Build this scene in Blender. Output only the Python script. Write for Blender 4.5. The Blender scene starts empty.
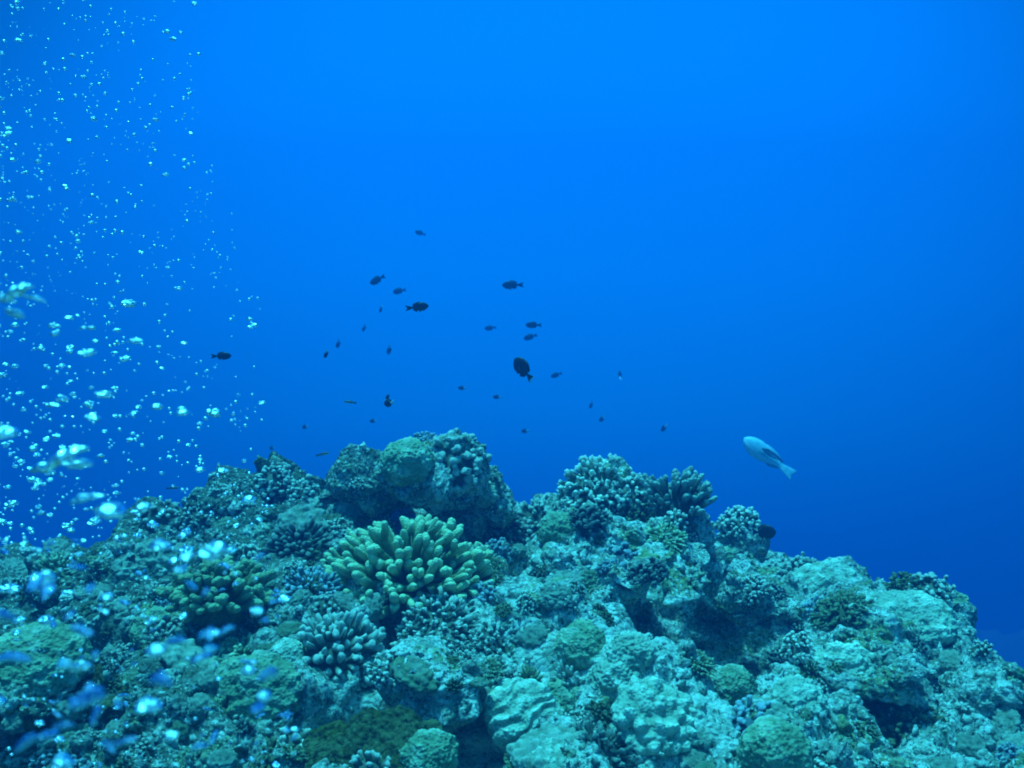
import bpy, math, random
import numpy as np
from mathutils import Vector, Matrix, Euler

random.seed(7)
RNG = np.random.default_rng(11)
scene = bpy.context.scene
COL = scene.collection

# ------------------------------------------------------------------ camera
F_PX, W, H = 960.0, 1024, 768
PITCH = math.radians(-10)
cam_data = bpy.data.cameras.new('camera')
cam_data.sensor_width = 36
cam_data.lens = 36 * F_PX / W
cam_data.clip_start = 0.05
cam_data.clip_end = 500
cam = bpy.data.objects.new('camera', cam_data)
cam.location = (0, 0, 0)
cam.rotation_euler = (math.radians(90) + PITCH, 0, 0)
COL.objects.link(cam)
scene.camera = cam
cam_data.dof.use_dof = True
cam_data.dof.focus_distance = 3.2
cam_data.dof.aperture_fstop = 5.0
CR = Vector((1, 0, 0))
CF = Vector((0, math.cos(PITCH), math.sin(PITCH)))
CU = Vector((0, -math.sin(PITCH), math.cos(PITCH)))


def ray(px, py):
    return CF + CR * ((px - W / 2) / F_PX) + CU * ((H / 2 - py) / F_PX)


def at(px, py, d):
    return ray(px, py) * d


def to_px(p):
    d = p.dot(CF)
    return (W / 2 + F_PX * p.dot(CR) / d, H / 2 - F_PX * p.dot(CU) / d, d)


# ------------------------------------------------------------------ light in the water
SUN_EL, SUN_AZ = math.radians(75), math.radians(318)      # azimuth measured from +Y, clockwise
sun_vec = Vector((math.sin(SUN_AZ) * math.cos(SUN_EL), math.cos(SUN_AZ) * math.cos(SUN_EL), math.sin(SUN_EL)))
sun_d = bpy.data.lights.new('sun', 'SUN')
sun_d.energy = 5.0
sun_d.angle = math.radians(3)
sun_d.color = (0.075, 0.85, 1.0)                          # red is gone after some metres of sea water
sun = bpy.data.objects.new('sun', sun_d)
sun.rotation_euler = (-sun_vec).to_track_quat('-Z', 'Y').to_euler()
sun.location = (0, 0, 20)
COL.objects.link(sun)

world = bpy.data.worlds.new('World')
scene.world = world
world.use_nodes = True
wt = world.node_tree
wt.nodes.clear()


def wn(t, **k):
    n = wt.nodes.new(t)
    for a, b in k.items():
        setattr(n, a, b)
    return n


def ramp(n, stops):
    el = n.color_ramp.elements
    while len(el) > 1:
        el.remove(el[0])
    el[0].position, el[0].color = stops[0][0], (*stops[0][1], 1)
    for p, c in stops[1:]:
        e = el.new(p)
        e.color = (*c, 1)


wl = wt.links.new
tc = wn('ShaderNodeTexCoord')
sep = wn('ShaderNodeSeparateXYZ')
wl(tc.outputs['Generated'], sep.inputs[0])
mr = wn('ShaderNodeMapRange')
mr.inputs['From Min'].default_value = -1
mr.inputs['From Max'].default_value = 1
wl(sep.outputs['Z'], mr.inputs['Value'])
rp = wn('ShaderNodeValToRGB')
# the glow of the water by elevation: dark below, blue around, bright window overhead
ramp(rp, [(0.0, (0.0, 0.010, 0.09)), (0.30, (0.0, 0.016, 0.15)), (0.33, (0.0, 0.06, 0.26)), (0.40, (0.0, 0.22, 0.66)), (0.47, (0.0, 0.27, 0.98)),
          (0.53, (0.0, 0.25, 1.10)), (0.61, (0.0, 0.22, 1.0)), (0.68, (0.0, 0.11, 0.5)), (0.82, (0.0, 0.09, 0.36)), (0.90, (0.0, 0.26, 0.55)), (1.0, (0.05, 1.2, 1.5))])
wl(mr.outputs[0], rp.inputs[0])
lobe = wn('ShaderNodeVectorMath', operation='DOT_PRODUCT')
ld = ray(560, 160).normalized()
lobe.inputs[1].default_value = ld
wl(tc.outputs['Generated'], lobe.inputs[0])
lm = wn('ShaderNodeMapRange')
lm.interpolation_type = 'SMOOTHSTEP'
for k, v in (('From Min', 0.78), ('From Max', 1.0), ('To Min', 0.05), ('To Max', 1.0)):
    lm.inputs[k].default_value = v
wl(lobe.outputs['Value'], lm.inputs['Value'])
top = wn('ShaderNodeMapRange')                            # overhead the glow is the same all round
for k, v in (('From Min', 0.25), ('From Max', 0.7), ('To Min', 0.0), ('To Max', 1.0)):
    top.inputs[k].default_value = v
wl(sep.outputs['Z'], top.inputs['Value'])
mxl = wn('ShaderNodeMath', operation='MAXIMUM')
wl(lm.outputs[0], mxl.inputs[0])
wl(top.outputs[0], mxl.inputs[1])
bg = wn('ShaderNodeBackground')
bg.inputs['Strength'].default_value = 1.0
mulc = wn('ShaderNodeMix', data_type='RGBA', blend_type='MULTIPLY')
mulc.inputs['Factor'].default_value = 1
wl(rp.outputs[0], mulc.inputs['A'])
wl(mxl.outputs[0], mulc.inputs['B'])
wl(mulc.outputs['Result'], bg.inputs['Color'])
sky = wn('ShaderNodeTexSky', sky_type='NISHITA')
sky.sun_disc = False
sky.sun_elevation = SUN_EL
sky.sun_rotation = SUN_AZ
mulw = wn('ShaderNodeMix', data_type='RGBA', blend_type='MULTIPLY')   # daylight that came down through the water
mulw.inputs['Factor'].default_value = 1
mulw.inputs['B'].default_value = (0.04, 0.75, 0.85, 1)
wl(sky.outputs[0], mulw.inputs['A'])
mulz = wn('ShaderNodeMix', data_type='RGBA', blend_type='MULTIPLY')
mulz.inputs['Factor'].default_value = 1
win = wn('ShaderNodeMapRange')
win.interpolation_type = 'SMOOTHSTEP'
for k, v in (('From Min', 0.60), ('From Max', 0.74), ('To Min', 0.0), ('To Max', 1.0)):
    win.inputs[k].default_value = v
wl(sep.outputs['Z'], win.inputs['Value'])
wl(mulw.outputs['Result'], mulz.inputs['A'])
wl(win.outputs[0], mulz.inputs['B'])
bg2 = wn('ShaderNodeBackground')
bg2.inputs['Strength'].default_value = 0.10
wl(mulz.outputs['Result'], bg2.inputs['Color'])
add = wn('ShaderNodeAddShader')
wl(bg.outputs[0], add.inputs[0])
wl(bg2.outputs[0], add.inputs[1])
wo = wn('ShaderNodeOutputWorld')
wl(add.outputs[0], wo.inputs['Surface'])

scene.view_settings.view_transform = 'Standard'
scene.view_settings.look = 'None'
scene.view_settings.exposure = 0.28
scene.view_settings.gamma = 1.0
scene.view_settings.use_curve_mapping = False
scene.render.engine = 'CYCLES'
scene.cycles.use_denoising = True
scene.cycles.max_bounces = 8
scene.cycles.diffuse_bounces = 3
scene.cycles.volume_bounces = 3
scene.cycles.filter_width = 1.9

HAZE_DENSITY = 0.042
HAZE_COLOR = (0.02, 0.35, 0.92)


# ------------------------------------------------------------------ noise
PERM = np.random.default_rng(3).permutation(256)
GR = np.random.default_rng(4).normal(size=(256, 3))
GR /= np.linalg.norm(GR, axis=1, keepdims=True)
CELL = np.random.default_rng(5).random((256, 3))


def _h(ix, iy, iz):
    return PERM[(PERM[(PERM[ix & 255] + iy) & 255] + iz) & 255]


def pn(p):
    i = np.floor(p).astype(np.int64)
    f = p - i
    u = f * f * f * (f * (f * 6 - 15) + 10)
    out = np.zeros(len(p))
    for dx in (0, 1):
        wx = u[:, 0] if dx else 1 - u[:, 0]
        for dy in (0, 1):
            wy = u[:, 1] if dy else 1 - u[:, 1]
            for dz in (0, 1):
                wz = u[:, 2] if dz else 1 - u[:, 2]
                g = GR[_h(i[:, 0] + dx, i[:, 1] + dy, i[:, 2] + dz)]
                out += wx * wy * wz * ((f[:, 0] - dx) * g[:, 0] + (f[:, 1] - dy) * g[:, 1] + (f[:, 2] - dz) * g[:, 2])
    return out * 1.5


def fbm(p, o=4, gain=0.5):
    s, a = np.zeros(len(p)), 1.0
    for k in range(o):
        s += a * pn(p * (2.03 ** k) + 17.3 * k)
        a *= gain
    return s


def worley(p):
    i = np.floor(p).astype(np.int64)
    best = np.full(len(p), 9.0)
    for dx in (-1, 0, 1):
        for dy in (-1, 0, 1):
            for dz in (-1, 0, 1):
                c = i + (dx, dy, dz)
                q = c + CELL[_h(c[:, 0], c[:, 1], c[:, 2])]
                best = np.minimum(best, ((q - p) ** 2).sum(1))
    return np.sqrt(best)


def rocky(p, s=1.0):
    """Relief of dead coral rock in metres: knobs, pits and crumbs."""
    w = p + 0.06 * np.stack([pn(p * 6 + 3), pn(p * 6 + 31), pn(p * 6 + 57)], 1)
    d = 0.10 * fbm(w * 2.6, 3)
    d += 0.100 * (0.5 - worley(w * 5.2))
    d += 0.045 * (0.5 - worley(w * 11.0 + 9))
    d += 0.022 * (0.5 - worley(w * 25.0 + 4))
    d += 0.010 * fbm(w * 45, 2)
    h = pn(w * 8.0 + 77)
    d -= 0.15 * np.clip(h - 0.27, 0, 1) / 0.5           # pits
    return d * s


# ------------------------------------------------------------------ object helpers
def tag(o, label=None, cat=None, group=None, kind=None):
    if label: o['label'] = label
    if cat: o['category'] = cat
    if group: o['group'] = group
    if kind: o['kind'] = kind
    return o


def np_mesh(name, V, faces, mats, smooth=True, tip=None, mat_idx=None):
    me = bpy.data.meshes.new(name)
    V = np.asarray(V, dtype=np.float32)
    nv = len(V)
    if isinstance(faces, np.ndarray):
        fs = [faces]
    else:
        fs = [np.asarray(f, dtype=np.int32) for f in faces if len(f)]
    loops = np.concatenate([f.ravel() for f in fs]).astype(np.int32)
    tot = np.concatenate([np.full(len(f), f.shape[1], dtype=np.int32) for f in fs])
    start = np.concatenate([[0], np.cumsum(tot)[:-1]]).astype(np.int32)
    me.vertices.add(nv)
    me.vertices.foreach_set('co', V.ravel())
    me.loops.add(len(loops))
    me.loops.foreach_set('vertex_index', loops)
    me.polygons.add(len(tot))
    me.polygons.foreach_set('loop_start', start)
    me.polygons.foreach_set('loop_total', tot)
    if mat_idx is not None:
        me.polygons.foreach_set('material_index', np.asarray(mat_idx, dtype=np.int32))
    me.update(calc_edges=True)
    me.validate()
    me.polygons.foreach_set('use_smooth', np.full(len(me.polygons), smooth))
    if tip is not None:
        a = me.attributes.new('tip', 'FLOAT', 'POINT')
        a.data.foreach_set('value', np.asarray(tip, dtype=np.float32))
    for m in (mats if isinstance(mats, (list, tuple)) else [mats]):
        me.materials.append(m)
    return me


def link(name, me, parent=None, loc=None):
    o = bpy.data.objects.new(name, me)
    COL.objects.link(o)
    if parent is not None: o.parent = parent
    if loc is not None: o.location = loc
    return o


class MB:
    """Collects tubes and lumps into one mesh, with a 'tip' value per vertex."""
    def __init__(self):
        self.V, self.Q, self.T, self.tip, self.n = [], [], [], [], 0

    def add(self, V, quads=(), tris=(), tip=None):
        V = np.asarray(V, float)
        self.V.append(V)
        if len(quads): self.Q.append(np.asarray(quads, np.int32) + self.n)
        if len(tris): self.T.append(np.asarray(tris, np.int32) + self.n)
        self.tip.append(np.zeros(len(V)) if tip is None else np.asarray(tip, float))
        self.n += len(V)

    def tube(self, pts, rad, sides=8, tips=None):
        pts = np.asarray(pts, float)
        n = len(pts)
        tips = np.linspace(0, 1, n) if tips is None else tips
        V, tp = [], []
        tan = np.gradient(pts, axis=0)
        tan /= np.linalg.norm(tan, axis=1, keepdims=True) + 1e-9
        ref = np.array([0.31, 0.17, 0.93]) if abs(tan[0][2]) < 0.9 else np.array([1.0, 0.1, 0.0])
        ang = np.linspace(0, 2 * np.pi, sides, endpoint=False)
        for k in range(n):
            a = np.cross(tan[k], ref); a /= np.linalg.norm(a) + 1e-9
            b = np.cross(tan[k], a)
            V.append(pts[k] + rad[k] * (np.cos(ang)[:, None] * a + np.sin(ang)[:, None] * b))
            tp += [tips[k]] * sides
        V.append((pts[-1] + tan[-1] * rad[-1] * 0.6)[None]); tp.append(tips[-1])
        V.append(pts[0][None]); tp.append(tips[0])
        Q, T = [], []
        for k in range(n - 1):
            for j in range(sides):
                j2 = (j + 1) % sides
                Q.append((k * sides + j, k * sides + j2, (k + 1) * sides + j2, (k + 1) * sides + j))
        e, s = n * sides, n * sides + 1
        for j in range(sides):
            j2 = (j + 1) % sides
            T.append(((n - 1) * sides + j, (n - 1) * sides + j2, e))
            T.append((j2, j, s))
        self.add(np.concatenate(V), Q, T, tp)

    def finger(self, p0, p1, r0, r1, sides=8, bend=None, tips=None):
        p0, p1 = np.asarray(p0, float), np.asarray(p1, float)
        t = np.array([0, .35, .68, .88, .97, 1.0])
        pts = p0 + (p1 - p0) * t[:, None]
        if bend is not None:
            pts = pts + np.asarray(bend) * (t * t)[:, None]
        r = r0 + (r1 - r0) * t
        r[3] *= 1.0; r[4] *= 0.78; r[5] *= 0.42
        self.tube(pts, r, sides, t ** 2 if tips is None else tips)

    def lump(self, c, rx, ry, rz, sub=3, disp=None, tip=0.0):
        V, F = ico(sub)
        P = V * (rx, ry, rz) + np.asarray(c)
        if disp is not None:
            P = P + V * disp(P)[:, None]
        self.add(P, (), F, np.full(len(P), tip))

    def wobble(self, amp, freq, off=0.0):
        self.V = [np.concatenate(self.V)]
        p = self.V[0]
        self.V[0] = p + amp * np.stack([pn(p * freq + off), pn(p * freq + off + 41), pn(p * freq + off + 83)], 1)
        return self

    def build(self, name, mats):
        fs = []
        if self.Q: fs.append(np.concatenate(self.Q))
        if self.T: fs.append(np.concatenate(self.T))
        return np_mesh(name, np.concatenate(self.V), fs, mats, True, np.concatenate(self.tip))


_ico = {}


def ico(sub):
    if sub in _ico: return _ico[sub]
    t = (1 + 5 ** .5) / 2
    V = [(-1, t, 0), (1, t, 0), (-1, -t, 0), (1, -t, 0), (0, -1, t), (0, 1, t), (0, -1, -t), (0, 1, -t), (t, 0, -1), (t, 0, 1), (-t, 0, -1), (-t, 0, 1)]
    F = [(0, 11, 5), (0, 5, 1), (0, 1, 7), (0, 7, 10), (0, 10, 11), (1, 5, 9), (5, 11, 4), (11, 10, 2), (10, 7, 6), (7, 1, 8),
         (3, 9, 4), (3, 4, 2), (3, 2, 6), (3, 6, 8), (3, 8, 9), (4, 9, 5), (2, 4, 11), (6, 2, 10), (8, 6, 7), (9, 8, 1)]
    V, F = np.array(V, float), np.array(F)
    V /= np.linalg.norm(V, axis=1, keepdims=True)
    for _ in range(sub):
        e = np.concatenate([F[:, [0, 1]], F[:, [1, 2]], F[:, [2, 0]]])
        es = np.sort(e, axis=1)
        u, inv = np.unique(es, axis=0, return_inverse=True)
        inv = inv.ravel()
        mid = V[u[:, 0]] + V[u[:, 1]]
        mid /= np.linalg.norm(mid, axis=1, keepdims=True)
        m = inv + len(V)
        n = len(F)
        a, b, c = m[:n], m[n:2 * n], m[2 * n:]
        V = np.concatenate([V, mid])
        F = np.concatenate([np.stack([F[:, 0], a, c], 1), np.stack([F[:, 1], b, a], 1), np.stack([F[:, 2], c, b], 1), np.stack([a, b, c], 1)])
    _ico[sub] = (V, F.astype(np.int32))
    return _ico[sub]


# ------------------------------------------------------------------ materials
def new_mat(name):
    m = bpy.data.materials.new(name)
    m.use_nodes = True
    nt = m.node_tree
    b = nt.nodes['Principled BSDF']
    return m, nt, b


def noise_node(nt, vec, scale, detail=5, rough=0.6):
    n = nt.nodes.new('ShaderNodeTexNoise')
    n.inputs['Scale'].default_value = scale
    n.inputs['Detail'].default_value = detail
    n.inputs['Roughness'].default_value = rough
    nt.links.new(vec, n.inputs['Vector'])
    return n


def mixc(nt, fac, a, b):
    m = nt.nodes.new('ShaderNodeMix'); m.data_type = 'RGBA'
    for sock, v in ((m.inputs['Factor'], fac), (m.inputs['A'], a), (m.inputs['B'], b)):
        if isinstance(v, (tuple, list)): sock.default_value = (*v, 1)
        elif isinstance(v, float): sock.default_value = v
        else: nt.links.new(v, sock)
    return m.outputs['Result']


def steps(nt, val, lo, hi):
    r = nt.nodes.new('ShaderNodeMapRange'); r.interpolation_type = 'SMOOTHSTEP'
    r.inputs['From Min'].default_value = lo
    r.inputs['From Max'].default_value = hi
    nt.links.new(val, r.inputs['Value'])
    return r.outputs[0]


def rock_material(name, pale, mid, dark, olive, regional=False):
    m, nt, b = new_mat(name)
    g = nt.nodes.new('ShaderNodeNewGeometry').outputs['Position']
    n1 = noise_node(nt, g, 3.5, 4)
    n2 = noise_node(nt, g, 14, 6, 0.7)
    n3 = noise_node(nt, g, 60, 4, 0.7)
    n4 = noise_node(nt, g, 5.5, 5)
    c = mixc(nt, steps(nt, n2.outputs[0], 0.42, 0.60), mid, pale)
    c = mixc(nt, steps(nt, n4.outputs[0], 0.52, 0.64), c, olive)
    c = mixc(nt, steps(nt, n1.outputs[0], 0.60, 0.72), c, dark)
    c = mixc(nt, steps(nt, n3.outputs[0], 0.54, 0.66), c, dark)
    c2 = mixc(nt, steps(nt, noise_node(nt, g, 38, 3, 0.6).outputs[0], 0.58, 0.68), c, pale)
    zone = steps(nt, noise_node(nt, g, 7.5, 3, 0.6).outputs[0], 0.40, 0.60)       # speckles come in patches
    sp1 = nt.nodes.new('ShaderNodeMath'); sp1.operation = 'MULTIPLY'
    nt.links.new(steps(nt, noise_node(nt, g, 105, 2, 0.5).outputs[0], 0.55, 0.64), sp1.inputs[0])
    nt.links.new(zone, sp1.inputs[1])
    c2 = mixc(nt, sp1.outputs[0], c2, dark)
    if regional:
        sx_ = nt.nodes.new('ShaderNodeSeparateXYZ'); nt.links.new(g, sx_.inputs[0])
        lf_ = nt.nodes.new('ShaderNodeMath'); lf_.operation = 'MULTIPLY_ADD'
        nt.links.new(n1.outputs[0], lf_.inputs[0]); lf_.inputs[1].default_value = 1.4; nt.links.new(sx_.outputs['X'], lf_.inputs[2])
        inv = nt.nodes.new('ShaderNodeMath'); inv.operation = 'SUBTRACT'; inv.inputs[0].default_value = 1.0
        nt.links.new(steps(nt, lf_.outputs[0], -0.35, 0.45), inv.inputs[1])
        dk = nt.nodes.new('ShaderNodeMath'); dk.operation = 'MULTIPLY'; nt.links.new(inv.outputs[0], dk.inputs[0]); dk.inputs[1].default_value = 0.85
        c2 = mixc(nt, dk.outputs[0], c2, (0.075, 0.095, 0.065))                     # shade and bubble haze on the left, painted in as darker rock
        ds = nt.nodes.new('ShaderNodeVectorMath'); ds.operation = 'DISTANCE'
        nt.links.new(g, ds.inputs[0]); ds.inputs[1].default_value = tuple(at(620, 670, 2.7))
        da = nt.nodes.new('ShaderNodeMath'); da.operation = 'MULTIPLY_ADD'
        nt.links.new(n2.outputs[0], da.inputs[0]); da.inputs[1].default_value = -0.9; nt.links.new(ds.outputs['Value'], da.inputs[2])
        iv2 = nt.nodes.new('ShaderNodeMath'); iv2.operation = 'SUBTRACT'; iv2.inputs[0].default_value = 1.0
        nt.links.new(steps(nt, da.outputs[0], -0.15, 0.45), iv2.inputs[1])
        pk_ = nt.nodes.new('ShaderNodeMath'); pk_.operation = 'MULTIPLY'; nt.links.new(iv2.outputs[0], pk_.inputs[0]); pk_.inputs[1].default_value = 0.42
        c2 = mixc(nt, pk_.outputs[0], c2, (0.66, 0.74, 0.66))                      # pale coral sand lies in the middle
        sp2 = nt.nodes.new('ShaderNodeMath'); sp2.operation = 'MULTIPLY'
        nt.links.new(steps(nt, noise_node(nt, g, 48, 4, 0.7).outputs[0], 0.54, 0.62), sp2.inputs[0]); sp2.inputs[1].default_value = 0.8
        c2 = mixc(nt, sp2.outputs[0], c2, dark)
    c2 = mixc(nt, steps(nt, noise_node(nt, g, 75, 2, 0.5).outputs[0], 0.60, 0.68), c2, pale)
    nt.links.new(c2, b.inputs['Base Color'])
    b.inputs['Roughness'].default_value = 0.95
    b.inputs['Specular IOR Level'].default_value = 0.1
    vor = nt.nodes.new('ShaderNodeTexVoronoi'); vor.inputs['Scale'].default_value = 55
    nt.links.new(g, vor.inputs['Vector'])
    hs = nt.nodes.new('ShaderNodeMath'); hs.operation = 'SUBTRACT'
    nt.links.new(noise_node(nt, g, 70, 5, 0.7).outputs[0], hs.inputs[0])
    nt.links.new(vor.outputs['Distance'], hs.inputs[1])
    bp = nt.nodes.new('ShaderNodeBump')
    bp.inputs['Strength'].default_value = 0.9
    bp.inputs['Distance'].default_value = 0.014
    nt.links.new(hs.outputs[0], bp.inputs['Height'])
    nt.links.new(bp.outputs[0], b.inputs['Normal'])
    return m


def coral_material(name, body, tipc, polyp=150, var=0.25, mottle=0.0):
    m, nt, b = new_mat(name)
    tcn = nt.nodes.new('ShaderNodeTexCoord').outputs['Object']
    at_ = nt.nodes.new('ShaderNodeAttribute'); at_.attribute_name = 'tip'
    n = noise_node(nt, tcn, 22, 4)
    c = mixc(nt, steps(nt, n.outputs[0], 0.35, 0.7), tuple(x * 0.72 for x in body), body)
    c = mixc(nt, steps(nt, at_.outputs['Fac'], 0.25, 0.9), c, tipc)
    if mottle:
        g = nt.nodes.new('ShaderNodeNewGeometry').outputs['Position']
        for sc_, lo, hi, cc, am in ((16, .50, .64, (0.58, 0.64, 0.56), .7), (34, .56, .64, (0.10, 0.12, 0.07), .8), (85, .57, .66, (0.06, 0.07, 0.05), .8)):
            mu = nt.nodes.new('ShaderNodeMath'); mu.operation = 'MULTIPLY'; mu.inputs[1].default_value = am * mottle
            nt.links.new(steps(nt, noise_node(nt, g, sc_, 4, .65).outputs[0], lo, hi), mu.inputs[0])
            c = mixc(nt, mu.outputs[0], c, cc)
    oi = nt.nodes.new('ShaderNodeObjectInfo')
    r = nt.nodes.new('ShaderNodeMapRange')
    r.inputs['To Min'].default_value = 1 - var
    r.inputs['To Max'].default_value = 1 + var
    nt.links.new(oi.outputs['Random'], r.inputs['Value'])
    mm = nt.nodes.new('ShaderNodeMix'); mm.data_type = 'RGBA'; mm.blend_type = 'MULTIPLY'
    mm.inputs['Factor'].default_value = 1
    nt.links.new(c, mm.inputs['A'])
    nt.links.new(r.outputs[0], mm.inputs['B'])
    nt.links.new(mm.outputs['Result'], b.inputs['Base Color'])
    b.inputs['Roughness'].default_value = 0.85
    b.inputs['Specular IOR Level'].default_value = 0.15
    vor = nt.nodes.new('ShaderNodeTexVoronoi'); vor.inputs['Scale'].default_value = polyp
    nt.links.new(tcn, vor.inputs['Vector'])
    bp = nt.nodes.new('ShaderNodeBump'); bp.invert = True
    bp.inputs['Strength'].default_value = 0.7
    bp.inputs['Distance'].default_value = 0.006
    nt.links.new(vor.outputs['Distance'], bp.inputs['Height'])
    nt.links.new(bp.outputs[0], b.inputs['Normal'])
    return m


def plain(name, c, rough=0.6, scale=30, amount=0.25, spec=0.3):
    m, nt, b = new_mat(name)
    tcn = nt.nodes.new('ShaderNodeTexCoord').outputs['Object']
    n = noise_node(nt, tcn, scale, 3)
    nt.links.new(mixc(nt, steps(nt, n.outputs[0], 0.35, 0.65), tuple(x * (1 - amount) for x in c), c), b.inputs['Base Color'])
    b.inputs['Roughness'].default_value = rough
    b.inputs['Specular IOR Level'].default_value = spec
    return m


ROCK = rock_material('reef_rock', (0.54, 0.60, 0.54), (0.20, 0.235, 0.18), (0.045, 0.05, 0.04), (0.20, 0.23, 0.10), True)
ROCK_PALE = rock_material('pale_reef_rock', (0.58, 0.64, 0.58), (0.25, 0.29, 0.23), (0.07, 0.08, 0.065), (0.24, 0.28, 0.13))
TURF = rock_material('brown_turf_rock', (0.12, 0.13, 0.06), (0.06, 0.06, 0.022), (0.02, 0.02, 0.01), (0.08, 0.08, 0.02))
SEABED = rock_material('seabed_rock', (0.07, 0.08, 0.07), (0.04, 0.045, 0.04), (0.03, 0.03, 0.03), (0.05, 0.05, 0.04))
C_CREAM = coral_material('cream_coral', (0.24, 0.26, 0.19), (0.80, 0.84, 0.72))
C_GREEN = coral_material('green_coral', (0.26, 0.33, 0.16), (0.62, 0.70, 0.46))
C_OLIVE = coral_material('olive_coral', (0.14, 0.165, 0.08), (0.28, 0.31, 0.17))
C_BLUE = coral_material('blue_grey_coral', (0.20, 0.26, 0.30), (0.46, 0.56, 0.62))
C_DARK = coral_material('dark_coral', (0.10, 0.12, 0.10), (0.34, 0.38, 0.33))
C_ANTLER = coral_material('antler_coral', (0.20, 0.24, 0.10), (0.52, 0.57, 0.33), 190, 0.06)
C_BLUETUFT = coral_material('blue_tuft', (0.06, 0.16, 0.42), (0.12, 0.28, 0.65))
P_GREEN = coral_material('green_massive_coral', (0.20, 0.27, 0.16), (0.36, 0.43, 0.28), 120, 0.1, .45)
P_GREY = coral_material('grey_massive_coral', (0.34, 0.40, 0.30), (0.5, 0.55, 0.45), 110, 0.1, .5)
P_PALE = coral_material('pale_plate_coral', (0.34, 0.41, 0.31), (0.60, 0.68, 0.54), 110, 0.1, .55)

# ------------------------------------------------------------------ the reef: one sheet fitted through measured points
CP = [  # px, py, depth
    # crest, left to right
    (-120, 580, 4.3), (0, 568, 4.2), (60, 563, 4.2), (130, 545, 4.2), (200, 522, 4.2), (270, 488, 4.1), (325, 488, 4.1), (420, 470, 4.1),
    (490, 500, 4.2), (520, 508, 4.2), (600, 490, 4.1), (680, 505, 4.1), (716, 552, 4.3), (760, 558, 4.4), (800, 568, 4.3),
    (840, 582, 4.1), (890, 600, 3.9), (935, 610, 3.7), (962, 650, 3.5), (978, 690, 3.3), (1024, 702, 3.2), (1120, 720, 3.1),
    # middle
    (0, 620, 3.3), (100, 600, 3.4), (200, 570, 3.4), (250, 600, 3.0), (330, 560, 3.4), (340, 610, 3.0), (410, 600, 3.05), (455, 480, 4.0), (455, 540, 3.85), (455, 560, 3.3), (390, 520, 3.7),
    (500, 560, 3.4), (560, 540, 3.55), (600, 604, 3.35), (600, 618, 3.0), (660, 612, 3.45), (660, 634, 2.95), (690, 560, 3.7), (740, 628, 3.45), (740, 652, 3.05), (800, 610, 3.6), (860, 640, 3.3),
    (930, 668, 3.45), (940, 694, 3.05), (470, 640, 2.85), (540, 620, 2.95), (330, 670, 2.65), (210, 650, 2.8), (120, 660, 2.8), (30, 690, 2.65), (600, 660, 2.75),
    (680, 660, 2.8), (760, 680, 2.75), (850, 710, 2.7), (940, 730, 2.7), (1010, 750, 2.75),
    # bottom
    (-100, 768, 2.3), (40, 768, 2.25), (160, 750, 2.3), (280, 740, 2.35), (380, 735, 2.4), (450, 755, 2.4), (530, 740, 2.3), (650, 740, 2.35), (760, 755, 2.35), (880, 768, 2.4), (1000, 800, 2.45), (1120, 800, 2.5),
    (100, 900, 1.9), (400, 900, 1.95), (700, 900, 1.95), (950, 900, 2.05),
]
cp = np.array([tuple(at(*c)) for c in CP])
extra = []
for c in CP[:22]:                                          # behind the crest the reef falls away
    p = at(*c)
    extra.append((p.x * 1.12, p.y + 0.55, p.z - 0.40))
    extra.append((p.x * 1.3, p.y + 1.5, p.z - 2.2))
for x in (-3.0, -1.5, 0, 1.5, 3.0):
    extra.append((x, 0.3, -1.55)); extra.append((x, -1.5, -1.7)); extra.append((x * 1.3, 7.6, -6.0))
for y in (0.8, 2.0, 3.2):
    extra.append((3.4, y, -2.9)); extra.append((4.6, y, -5.0)); extra.append((-3.6, y, -1.6)); extra.append((-5.5, y, -3.0))
cp = np.concatenate([cp, np.array(extra)])


def tps_fit(xy, z, lam):
    n = len(xy)
    r2 = ((xy[:, None] - xy[None]) ** 2).sum(-1)
    K = 0.5 * r2 * np.log(r2 + 1e-12) + lam * np.eye(n)
    P = np.c_[np.ones(n), xy]
    A = np.block([[K, P], [P.T, np.zeros((3, 3))]])
    return np.linalg.solve(A, np.r_[z, 0, 0, 0])


def tps_eval(w, xy, q):
    out = np.empty(len(q))
    for s in range(0, len(q), 20000):
        b = q[s:s + 20000]
        r2 = ((b[:, None] - xy[None]) ** 2).sum(-1)
        out[s:s + 20000] = (0.5 * r2 * np.log(r2 + 1e-12)) @ w[:-3] + w[-3] + b @ w[-2:]
    return out


XY, Z = cp[:, :2], cp[:, 2]
WT = tps_fit(XY, Z, 0.004)
fx = np.concatenate([np.arange(-7, -2.5, .08), np.arange(-2.5, 2.35, .0115), np.arange(2.35, 6.5, .08)])
fy = np.concatenate([np.arange(-3, 1.55, .08), np.arange(1.55, 4.7, .0115), np.arange(4.7, 9, .08)])
NX, NY = len(fx), len(fy)
GX, GY = np.meshgrid(fx, fy)
# smooth field on a coarse grid, then bilinear to the fine grid
cxs, cys = np.linspace(-7, 6.5, 180), np.linspace(-3, 9, 180)
cg = np.meshgrid(cxs, cys)
zc = tps_eval(WT, XY, np.c_[cg[0].ravel(), cg[1].ravel()]).reshape(180, 180)


def smooth_z(x, y):
    u = np.clip((x + 7) / 13.5 * 179, 0, 178.999); v = np.clip((y + 3) / 12 * 179, 0, 178.999)
    i, j = u.astype(int), v.astype(int); a, b = u - i, v - j
    return (zc[j, i] * (1 - a) + zc[j, i + 1] * a) * (1 - b) + (zc[j + 1, i] * (1 - a) + zc[j + 1, i + 1] * a) * b


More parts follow.
